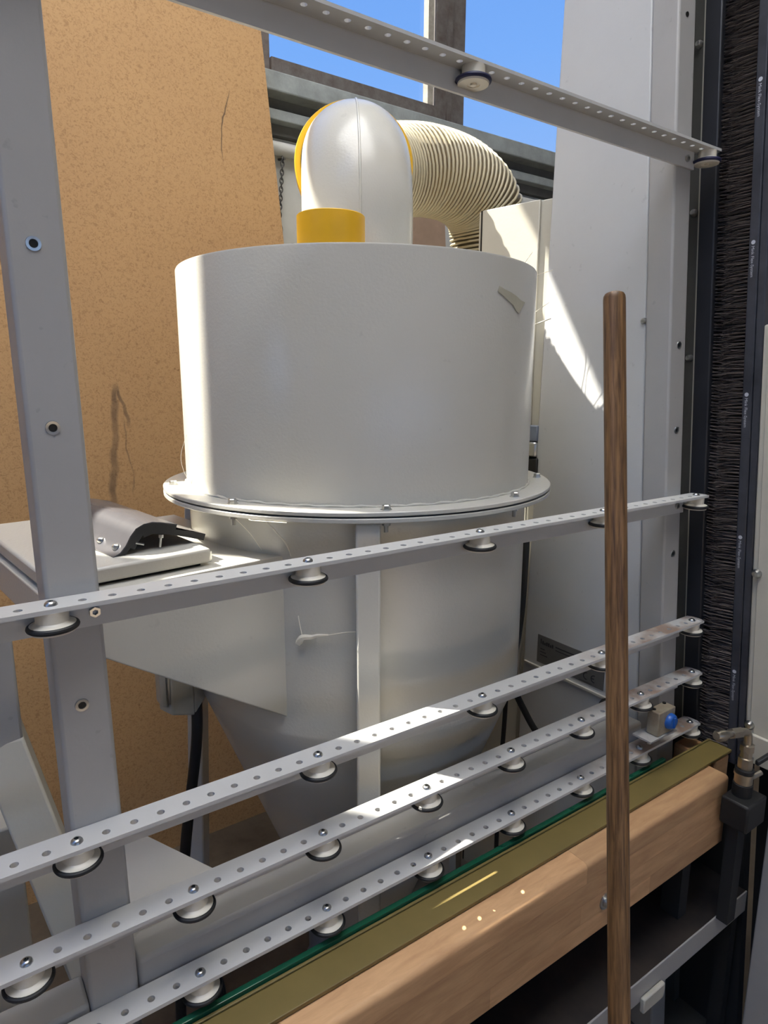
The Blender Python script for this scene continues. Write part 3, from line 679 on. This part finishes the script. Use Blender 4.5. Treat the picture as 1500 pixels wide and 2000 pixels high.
MB().box(1.6729, 1.6734, 1.228, 1.238, -0.9395, -0.9355).build('letter_e_bar', GREYPRINT, pl, smooth=0)
MB().box(1.668, 1.6757, 1.12, 1.525, -0.985, -0.978).build('fold_ledge', BEIGE, mc, smooth=0)
MB().lathe((1.676, 1.1485, 0.168), [(0, -0.008), (0.006, -0.007), (0.009, -0.001), (0.009, 0.001)], 14, (1, 0, 0)).build('bolt', ZINC, mc)
MB().torus((1.674, 1.155, -1.02), 0.035, 0.014, (1, 0, 0)).build('cable_grommet', RUBBER, mc)

# small valve and cables between drum and housing
stand(*CAB_EYE_SCALE)
vb = thing('valve_block', 'small blue-grey valve on the cabinet beside the drum flange', 'valve', (1.76, 1.6, -0.27))
MB().obox((1.738, 1.66, -0.205), fn*0.04, fd*0.07, (0, 0, 0.055)).build('coil', BLUEGREY, vb, bevel=0.004)
MB().obox((1.734, 1.66, -0.262), fn*0.045, fd*0.07, (0, 0, 0.055)).build('body', ZINC, vb, bevel=0.008)
MB().obox((1.738, 1.665, -0.33), fn*0.04, fd*0.08, (0, 0, 0.066)).build('connector', RUBBER, vb, bevel=0.006)
def cable(ctrl, r, label): return tag(MB().tube(smooth_path(ctrl, 10), r, 10).build('black_cable', RUBBER), label, 'cable', 'black cables beside the drum')
stand()
cable([(1.615, 1.49, -0.50), (1.603, 1.48, -0.60), (1.598, 1.48, -0.741), (1.58, 1.475, -0.848), (1.556, 1.47, -0.95), (1.56, 1.46, -1.035), (1.59, 1.44, -1.115), (1.612, 1.405, -1.18), (1.662, 1.40, -1.222)], 0.0115, 'thick black cable looping down between drum and housing')
stand(*CAB_EYE_SCALE)
cable([(1.705, 1.62, -0.55), (1.69, 1.575, -0.72), (1.66, 1.585, -0.90), (1.655, 1.59, -1.03), (1.66, 1.60, -1.25), (1.655, 1.61, -1.6), (1.655, 1.61, ground()+0.009)], 0.0085, 'thin black cable hanging straight beside the thicker one')
ph = thing('plug_connector', 'black angled plug between drum and housing', 'plug', (1.70, 1.60, -0.72))
MB().obox((1.672, 1.60, -0.715), (0.07, 0.0, 0.0), (0, 0.05, 0), (-0.005, 0, 0.055)).build('plug_body', RUBBER, ph, bevel=0.008)
MB().obox((1.668, 1.605, -0.652), (0.06, 0.0, 0.0), (0, 0.04, 0), (0, 0, 0.03)).build('plug_latch', RUBBER, ph, bevel=0.004)

# ================================================================== CABIN WALL WITH BRUSH SEALS
stand()
XC = 1.85
cw = thing('cabin_entry', 'dark cabin entry frame at the right end of the rails', 'machine cabin', (1.92, 1.0, FLOOR))
MB().lean(XC, XC+0.05, 0.086, 0.30, FLOOR, 2.2).build('rear_plate', GREYSTEEL, cw, smooth=0)
MB().lean(XC-0.004, XC+0.0, 0.0835, 0.0885, -1.05, 2.2).build('edge_strip', BEIGE, cw, smooth=0)
MB().lean(XC+0.03, XC+0.06, -0.1065, 0.0855, FLOOR, 2.2).build('slot_back', DARKGAP, cw, smooth=0)  # near-black sheet standing in for the dark inside of the slot
for z in (0.905, 0.47, 0.07, -0.36, -0.74): MB().lathe((XC, 1.101+z*TA, z), [(0, -0.016), (0.006, -0.015), (0.010, -0.008), (0.0105, 0.0)], 16, (1, 0, 0)).build('bolt', ZINC, cw)
bx_ = thing('brush_seal', 'rear black brush strip with bristles pointing at the viewer', 'brush strip', (XC, 1.05, FLOOR), 'brush seals of the cabin entry')
MB().lean(XC-0.010, XC+0.02, 0.036, 0.083, -1.10, 2.2).build('holder', BLACKSTEEL, bx_, bevel=0.004)
def bristles(z0, z1, o_root, o_tip, count, x, r, seed, name, parent, wild):
    rnd = random.Random(seed); m = MB()
    for i in range(count):
        z = z0+(z1-z0)*rnd.random()
        z = round(z/0.0095)*0.0095+rnd.gauss(0, 0.0016)
        xx = x+rnd.uniform(-0.008, 0.008); dz = rnd.gauss(-0.004, wild); ln = rnd.uniform(0.86, 1.06); dx = rnd.gauss(0, 0.006)
        pr = []
        for s_ in (0.0, 0.5, 1.0):
            o_ = o_root+(o_tip-o_root)*ln*s_; zz = z+dz*s_*s_+rnd.gauss(0, 0.0012)*s_
            pr.append(Vector((xx+dx*s_, 1+o_+zz*TA, zz)))
        vs = []
        for p, rr in zip(pr, (r, r*0.9, r*0.5)):
            vs += [p+Vector((-rr, 0, 0)), p+Vector((rr*.6, 0, rr)), p+Vector((rr*.6, 0, -rr))]
        m.add(vs, [(a+j, a+(j+1) % 3, a+3+(j+1) % 3, a+3+j) for a in (0, 3) for j in range(3)])
    o = m.build(name, HAIR, parent, smooth=60); o['kind'] = 'stuff'; return o
bristles(-1.08, 1.25, 0.036, -0.006, 3200, XC+0.012, 0.0011, 3, 'bristles', bx_, 0.004)
bf = thing('brush_seal', 'front brush strip with printed holder, bristles pointing away from the viewer', 'brush strip', (XC, 0.93, FLOOR), 'brush seals of the cabin entry')
hd = MB().lean(XC-0.012, XC+0.02, -0.086, -0.060, -1.10, 2.2).build('holder', BRUSHBODY, bf, bevel=0.003)
MB().lean(XC-0.010, XC+0.02, -0.1075, -0.0865, -1.10, 2.2).build('holder_flange', BRUSHBODY, bf, bevel=0.003)
bristles(-1.08, 1.25, -0.060, 0.006, 5200, XC-0.002, 0.0011, 5, 'bristles', bf, 0.006)
for z in (0.757, 0.362, -0.032, -0.425, -0.818, 1.15):
    xd = Vector((0, -TA, -1)).normalized(); yd = Vector((0, -1, 0))
    o = (XC-0.0124, 1-0.0685+z*TA, z)
    MB().lathe((o[0], o[1]-0.0035, o[2]), [(0, 0), (0.0055, 0)], 16, (1, 0, 0)).build('printed_dot', PRINT, hd, smooth=0)
    text_mb('Mink Flex-System', (o[0], o[1], o[2]-0.010), xd, yd, 0.078).build('printed_lettering', PRINT, hd, smooth=0)
mcx = thing('cabin_column', 'beige steel column at the right picture edge', 'column', (1.95, 0.8, FLOOR))
MB().lean(XC-0.012, XC+0.12, -0.30, -0.108, -1.0, 0.15).build('column_sheet', BEIGE, mcx, bevel=0.006)
MB().lean(XC-0.018, XC-0.0125, -0.30, -0.125, -1.0, 0.15).build('column_fold', BEIGE, mcx, bevel=0.002)
MB().lean(XC+0.09, XC+0.12, -0.30, -0.108, FLOOR, -1.001).build('darkened_column_foot', DARKGAP, mcx, smooth=0)  # foot painted near-black for the dark area right of the tray
for z in (-0.515, -0.955): MB().lathe((XC-0.018, 0.848-0.005+ (z+0.5)*TA, z), [(0, -0.014), (0.008, -0.013), (0.013, -0.005), (0.013, 0.0)], 16, (1, 0, 0)).build('bolt', ZINC, mcx)
MB().box(XC-0.03, XC-0.0185, 0.70, 0.812, -1.06, -0.975).build('bracket', BEIGE, mcx, bevel=0.003)
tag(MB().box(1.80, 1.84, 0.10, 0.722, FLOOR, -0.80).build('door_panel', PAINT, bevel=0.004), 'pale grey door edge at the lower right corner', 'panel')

# ================================================================== GLASS BED: beam, strip, glass edge, tray
wbm = thing('wooden_beam', 'glued beech beam along the bottom of the rack', 'beam', (0.8, 0.87, -1.272))
rnd = random.Random(11)
zr = [-1.272, -1.221, -1.170, -1.119, -1.068]
for j in range(4):
    x = -0.35-rnd.uniform(0, 0.3)
    while x < 1.72:
        x2 = min(x+rnd.uniform(0.38, 0.75), 1.72)
        if 1.72-x2 < 0.12: x2 = 1.72
        m = MB()
        if j == 3:        # top row carries the rounded front edge
            xa, xb = max(x, -0.35)+0.0002, x2-0.0002; r = 0.012
            pr = [(0.93, zr[3]+0.0002), (0.93, zr[4])]+[(0.802+r-r*math.sin(math.radians(i*15)), zr[4]-r+r*math.cos(math.radians(i*15))) for i in range(7)]+[(0.802, zr[3]+0.0002)]
            m.prism([(xa, p_[0], p_[1]) for p_ in pr], (xb-xa, 0, 0))
        else:
            m.box(max(x, -0.35)+0.0002, x2-0.0002, 0.802, 0.93, zr[j]+0.0002, zr[j+1]-0.0002)
        m.build('stave', BEECH, wbm, smooth=30)
        x = x2
MB().lathe((1.193, 0.802, -1.20), [(0, -0.012), (0.008, -0.012), (0.013, -0.006), (0.013, -0.003), (0.021, -0.003), (0.021, 0)], 20, (0, 1, 0)).build('bolt', ZINC, wbm)
st = MB().box(-0.35, 1.90, 0.858, 0.9285, -1.066, -1.0575); st.box(-0.35, 1.90, 0.9225, 0.9285, -1.0575, -1.0535)
tag(st.build('support_strip', OLIVE, smooth=0, bevel=0.0012), 'olive plastic strip lying along the wooden beam', 'strip')
tag(MB().box(-0.35, 1.62, 0.931, 0.9425, -1.12, -1.0475).build('glass_strip', GREEN, smooth=0, bevel=0.0008), 'green edged glass strip behind the olive strip', 'glass')
tag(MB().box(-0.35, 1.70, 0.9305, 0.968, -1.22, -1.1205).build('support_bar', DARKGAP, smooth=0), 'dark bar under the glass strip', 'bar')
tag(MB().box(1.755, 1.835, 0.86, 0.99, -1.30, -1.070).build('end_block', BEECH, smooth=0, bevel=0.008), 'dark stained wooden block behind the nickel fitting', 'block')
tr = thing('drip_tray', 'dirty dark steel tray with pale front lip under the beam', 'tray', (1.0, 0.86, -1.57))
MB().box(-0.4, 1.872, 0.787, 0.945, -1.505, -1.499).build('tray_floor', TRAY, tr, smooth=0)
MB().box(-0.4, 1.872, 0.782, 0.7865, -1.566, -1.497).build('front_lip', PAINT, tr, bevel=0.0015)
MB().box(-0.4, 1.872, 0.945, 0.951, -1.505, -1.38).build('rear_lip', TRAY, tr, smooth=0)
MB().box(1.345, 1.437, 0.768, 0.7815, -1.592, -1.548).build('clip', BEIGE, tr, bevel=0.004)
for x in (0.0, 1.84): MB().box(x, x+0.03, 0.80, 0.84, FLOOR, -1.506).build('leg', DARKGAP, tr, smooth=0)
for x in (0.2, 1.60): MB().box(x, x+0.04, 0.84, 0.895, -1.498, -1.2722).build('beam_bracket', DARKGAP, tr, smooth=0)
tag(MB().hexa([(1.20, 0.55, FLOOR+0.002), (1.92, 0.74, FLOOR+0.002), (1.92, 1.9, FLOOR+0.002), (1.20, 1.9, FLOOR+0.002), (1.20, 0.55, FLOOR+0.012), (1.92, 0.74, FLOOR+0.012), (1.92, 1.9, FLOOR+0.012), (1.20, 1.9, FLOOR+0.012)]).build('floor_sheet', GREYSTEEL, smooth=0), 'dull grey sheet lying on the floor below the tray', 'sheet')

# valve fitting at the right end
vf = thing('hose_fitting', 'nickel pipe fitting with shut-off lever on a black block', 'pipe fitting', (1.716, 0.762, -1.18))
B = Vector((1.716, 0.762, 0))
def q(dx, dy, z): return (B.x+dx, B.y+dy, z)
MB().box(B.x-0.050, B.x+0.050, B.y-0.045, B.y+0.030, -1.180, -1.100).build('block', RUBBER, vf, bevel=0.006)
MB().box(B.x-0.02, B.x+0.02, B.y-0.012, B.y+0.02, -1.4985, -1.181).build('block_stand', DARKGAP, vf, smooth=0)
MB().lathe(q(0, 0, 0), [(0, -1.100), (0.025, -1.100), (0.025, -1.066), (0.021, -1.064)], 24).build('rubber_collar', RUBBER, vf)
MB().lathe(q(0, 0, 0), [(0.020, -1.066), (0.023, -1.063), (0.023, -1.042), (0.025, -1.041), (0.025, -1.034), (0.018, -1.032)], 24).build('hose_clamp', NICKEL, vf)
MB().lathe(q(0, 0, 0), [(0.021, -1.034), (0.024, -1.031), (0.024, -1.023), (0.018, -1.021)], 24).build('black_ring', RUBBER, vf)
MB().lathe(q(0, 0, 0), [(0.018, -1.024), (0.0195, -1.016), (0.0195, -0.990), (0.0155, -0.988), (0.0155, -0.972), (0.0185, -0.970), (0.0185, -0.952), (0.011, -0.950)], 8).build('valve_body', NICKEL, vf, smooth=30)
MB().obox(q(0.012, -0.028, -1.008), (0.042, -0.014, 0.018), (0.004, 0.012, 0), (0, 0, 0.013)).build('lever', RUBBER, vf, bevel=0.003)
MB().cyl(q(0.02, -0.012, -1.050), q(0.050, -0.020, -1.043), 0.0075, 10).build('clamp_screw', NICKEL, vf)
MB().tube(smooth_path([q(0, 0, -0.955), q(0, 0, -0.935), q(-0.005, 0.002, -0.918), q(-0.022, 0.004, -0.910), q(-0.040, 0.006, -0.907)], 6), 0.0105, 14).build('elbow_tube', NICKEL, vf)
MB().cyl(q(-0.036, 0.006, -0.908), q(-0.075, 0.010, -0.901), 0.0145, 6).build('hex_nut', NICKEL, vf, smooth=20)
MB().cyl(q(-0.075, 0.010, -0.901), q(-0.100, 0.013, -0.897), 0.0095, 14).build('neck', NICKEL, vf)
MB().tube([q(-0.095, 0.012, -0.898), q(-0.108, 0.014, -0.896), q(-0.126, 0.016, -0.893), q(-0.137, 0.017, -0.891)], [0.011, 0.0155, 0.0155, 0.010], 16).build('nozzle_end', NICKEL, vf)

# push button box
pb = thing('push_button_box', 'small beige box with a round blue knob on a bracket', 'button box', (1.57, 0.93, -0.95))
MB().box(1.535, 1.612, 0.912, 0.948, -0.945, -0.875).build('housing', BEIGEDIRT, pb, bevel=0.003)
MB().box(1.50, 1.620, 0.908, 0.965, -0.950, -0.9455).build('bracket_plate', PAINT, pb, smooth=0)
MB().lathe((1.586, 0.912, -0.911), [(0.0, -0.014), (0.017, -0.014), (0.021, -0.010), (0.0225, -0.003), (0.0225, 0.0)], 28, (0, 1, 0)).build('blue_knob', BLUEKNOB, pb)
MB().box(1.582, 1.590, 0.894, 0.900, -0.926, -0.896).build('knob_grip', BLUEKNOB, pb, bevel=0.002)
for x, y_ in ((1.545, 0.935), (1.60, 0.94)): MB().lathe((x, y_, -0.875), [(0.005, 0), (0.005, 0.003), (0, 0.003)], 10).build('screw', DARKHOLE, pb)

# ================================================================== OBJECTS AT LEFT
stand(*DRUM_EYE_SCALE)
rf = thing('rubber_flap', 'bent grey sheet bolted on black rubber layers, lying on the hopper lid', 'rubber flap', (0.40, 1.6, -0.379))
ex = Vector((-0.075, 0.34, 0.012))
prof = [(0.302, -0.378), (0.318, -0.371), (0.331, -0.357), (0.342, -0.338), (0.356, -0.322), (0.374, -0.314), (0.394, -0.312), (0.42, -0.317), (0.452, -0.326)]
def strip(pr, th, name, material, y0, extra=Vector((0, 0, 0)), ex_=ex, shift=0.0):
    m = MB(); vs = []; n_ = len(pr)
    for i, (x, z) in enumerate(pr):
        a = Vector(pr[max(i-1, 0)]); b = Vector(pr[min(i+1, n_-1)]); d = (b-a).normalized(); nn = Vector((d.y, -d.x))
        p0 = Vector((x, y0+(x-0.30)*0.12, z)); p1 = Vector((x+nn.x*th, y0+(x-0.30)*0.12, z+nn.y*th))
        vs += [p0, p1, p1+ex_, p0+ex_]
    fs = [(4*i+j, 4*(i+1)+j, 4*(i+1)+(j+1) % 4, 4*i+(j+1) % 4) for i in range(n_-1) for j in range(4)]+[(3, 2, 1, 0), tuple(4*(n_-1)+j for j in range(4))]
    m.add(vs, fs); return m.build(name, material, rf, smooth=50)
strip(prof, 0.0025, 'grey_sheet', SHEETGREY, 1.478)
def off(pr, d): 
    out = []
    for i, (x, z) in enumerate(pr):
        a = Vector(pr[max(i-1, 0)]); b = Vector(pr[min(i+1, len(pr)-1)]); t = (b-a).normalized(); out.append((x+t.y*d, z-t.x*d))
    return out
p1 = off(prof, 0.0028); strip(p1, 0.0100, 'rubber_layer', RUBBER, 1.480)
p2 = [q_ for q_ in off(prof, 0.0130) if q_[1] > -0.3765]+[(0.49, -0.349), (0.522, -0.361)]
p2 = [(x, max(z, -0.3765)) for x, z in p2]
strip(p2, 0.0110, 'rubber_layer', RUBBER, 1.482)
strip([(x, z) for x, z in [(0.372, -0.338), (0.394, -0.333), (0.42, -0.337), (0.455, -0.346), (0.49, -0.3575), (0.520, -0.3685)]], 0.0085, 'rubber_layer', RUBBER, 1.484)
strip([(0.455, -0.3355), (0.49, -0.3480), (0.521, -0.3600)], 0.0006, 'worn_end', RUBBEREND, 1.4815)
for dy, in ((0.03,), (0.105,)):
    MB().lathe((0.3235-dy*0.22, 1.48+dy, -0.3655+dy*0.035), [(0, 0.009), (0.005, 0.008), (0.009, 0.003), (0.0095, -0.001)], 16, (-0.75, 0, 0.55)).build('bolt_head', ZINC, rf)
MB().cyl((0.3545, 1.489, -0.3555), (0.372, 1.489, -0.361), 0.0028, 8).build('bolt_shank', ZINC, rf)
MB().cyl((0.412, 1.494, -0.347), (0.4085, 1.494, -0.374), 0.003, 8).build('bolt_shank', ZINC, rf)
MB().cyl((0.4125, 1.494, -0.345), (0.4118, 1.494, -0.352), 0.006, 6).build('bolt_nut', ZINC, rf, smooth=0)

sb = thing('level_switch', 'small beige switch box under the inlet hopper', 'switch box', (0.52, 1.78, -0.96))
MB().obox((0.478, 1.735, -0.925), (0.075, 0.03, -0.035), (-0.02, 0.06, 0), (0, 0, 0.20)).build('housing', BEIGE, sb, bevel=0.006)
MB().obox((0.452, 1.745, -0.895), (0.020, 0.0, -0.01), (0, 0.05, 0), (0, 0, 0.20)).build('cover', BEIGE, sb, bevel=0.005)
MB().box(0.470, 0.477, 1.735, 1.742, -0.89, -0.80).build('latch', ZINC, sb, bevel=0.002)
MB().obox((0.554, 1.767, -0.955), (0.045, 0.03, 0.03), (-0.02, 0.05, 0), (0, 0, 0.18)).build('side_plate', BEIGE, sb, bevel=0.004)
tag(MB().tube(smooth_path([(0.575, 1.815, -0.93), (0.56, 1.80, -1.08), (0.508, 1.80, -1.41), (0.47, 1.80, -1.8), (0.455, 1.80, ground()+0.018)], 8), 0.0165, 12).build('black_cable', RUBBER), 'thick black cable dropping from the switch box to the floor', 'cable')

# ================================================================== BROOM HANDLE
stand()
hb = Vector((0.810, 0.407, FLOOR)); ht = Vector((1.044, 0.780, 0.158))
dv = (ht-hb); Lh = dv.length
hm = MB().lathe((0, 0, 0), [(0, 0), (0.0185, 0), (0.0195, 0.3), (0.0195, Lh-0.012), (0.0188, Lh-0.006), (0.0165, Lh-0.002), (0.011, Lh+0.0005), (0, Lh+0.001)], 32)
hme = local_mesh(hm, 'broom_handle', HANDLE)
hob = bpy.data.objects.new('broom_handle', hme); col.objects.link(hob); hob.location = W(hb); hob.rotation_euler = dv.to_track_quat('Z', 'Y').to_euler()
tag(hob, 'round wooden broom handle standing in front of the rails', 'handle')

# ================================================================== SMALL THINGS ON THE FLOOR
tag(MB().lathe((0.97, 1.79, 0), [(0, FLOOR), (0.055, FLOOR), (0.055, FLOOR+0.02), (0.045, FLOOR+0.03), (0.045, FLOOR+0.17), (0.038, FLOOR+0.17), (0.038, FLOOR+0.02)], 28).build('pipe_stub', PIPEGREY), 'short grey plastic pipe standing below the cone', 'pipe')
m = MB(); pts = []
for i in range(9*14): t = 2*math.pi*i/14; pts.append(Vector((0.545+0.07*i/126+0.0, 1.83+0.035*math.cos(t)+0.02*i/126, FLOOR+0.042+0.035*math.sin(t))))
m.tube(pts, 0.006, 6); tag(m.build('coil_spring', DARKHOLE), 'dark coiled spring lying on the floor at left', 'spring')

# ================================================================== COBWEBS
stand(*DRUM_EYE_SCALE)
def web(paths, label):
    o = MB()
    for pts, r in paths:
        sp_ = smooth_path(pts, 6) if len(pts) > 2 else [Vector(p) for p in pts]
        o.tube(sp_, r if not callable(r) else [r(i/(len(sp_)-1)) for i in range(len(sp_))], 5)
    ob = o.build('cobweb', WEB); tag(ob, label, 'cobweb'); return ob
def dr(th, z, r=0.519): return tuple(on_drum(th, z, r))
web([([dr(-139.5, -0.640, 0.522), dr(-138, -0.622, 0.53), dr(-135.5, -0.620, 0.526), dr(-133.5, -0.612, 0.532), dr(-131, -0.613, 0.524)], lambda t: 0.0075*(1.1-t)+0.0012),
     ([dr(-131, -0.613, 0.524), dr(-126, -0.603, 0.528), dr(-121.5, -0.601, 0.53)], 0.0011),
     ([dr(-138, -0.622, 0.53), dr(-139.0, -0.585, 0.525), dr(-139.5, -0.57, 0.52)], 0.0010)], 'knotted cobweb tuft stretched across the lower drum')
web([([dr(-145, -0.322, 0.575), dr(-144, -0.35, 0.55), dr(-142, -0.385, 0.53), dr(-141, -0.418, 0.522)], lambda t: 0.0012+0.0014*abs(math.sin(7*t))),
     ([dr(-150, -0.3195, 0.57), dr(-148, -0.3195, 0.590), dr(-144, -0.3195, 0.589), dr(-139, -0.3195, 0.588)], lambda t: 0.0007+0.0007*abs(math.sin(9*t))),
     ([dr(-156, -0.322, 0.56), dr(-153, -0.37, 0.53), dr(-150, -0.41, 0.522)], 0.0008)], 'cobweb strands hanging from the front of the flange')
web([([(0.590, 1.80, -0.28), (0.575, 1.81, -0.25), (0.570, 1.815, -0.20), (0.59, 1.80, -0.13)], 0.0005), ([(0.582, 1.78, -0.272), (0.59, 1.75, -0.255), (0.62, 1.70, -0.235)], lambda t: 0.005*(1-t)+0.001)], 'cobweb tuft on the left side of the flange')
web([([(1.625, 1.68, 0.292), (1.66, 1.62, 0.36), (1.70, 1.60, 0.42)], 0.0012), ([(1.622, 1.66, 0.29), (1.665, 1.60, 0.33), (1.69, 1.50, 0.35)], 0.0009), ([(1.62, 1.66, 0.15), (1.66, 1.58, 0.175), (1.68, 1.49, 0.20)], lambda t: 0.0022), ([(1.62, 1.66, 0.22), (1.655, 1.60, 0.20), (1.68, 1.50, 0.25)], 0.0009)], 'cobweb threads between drum rim and housing')
stand()
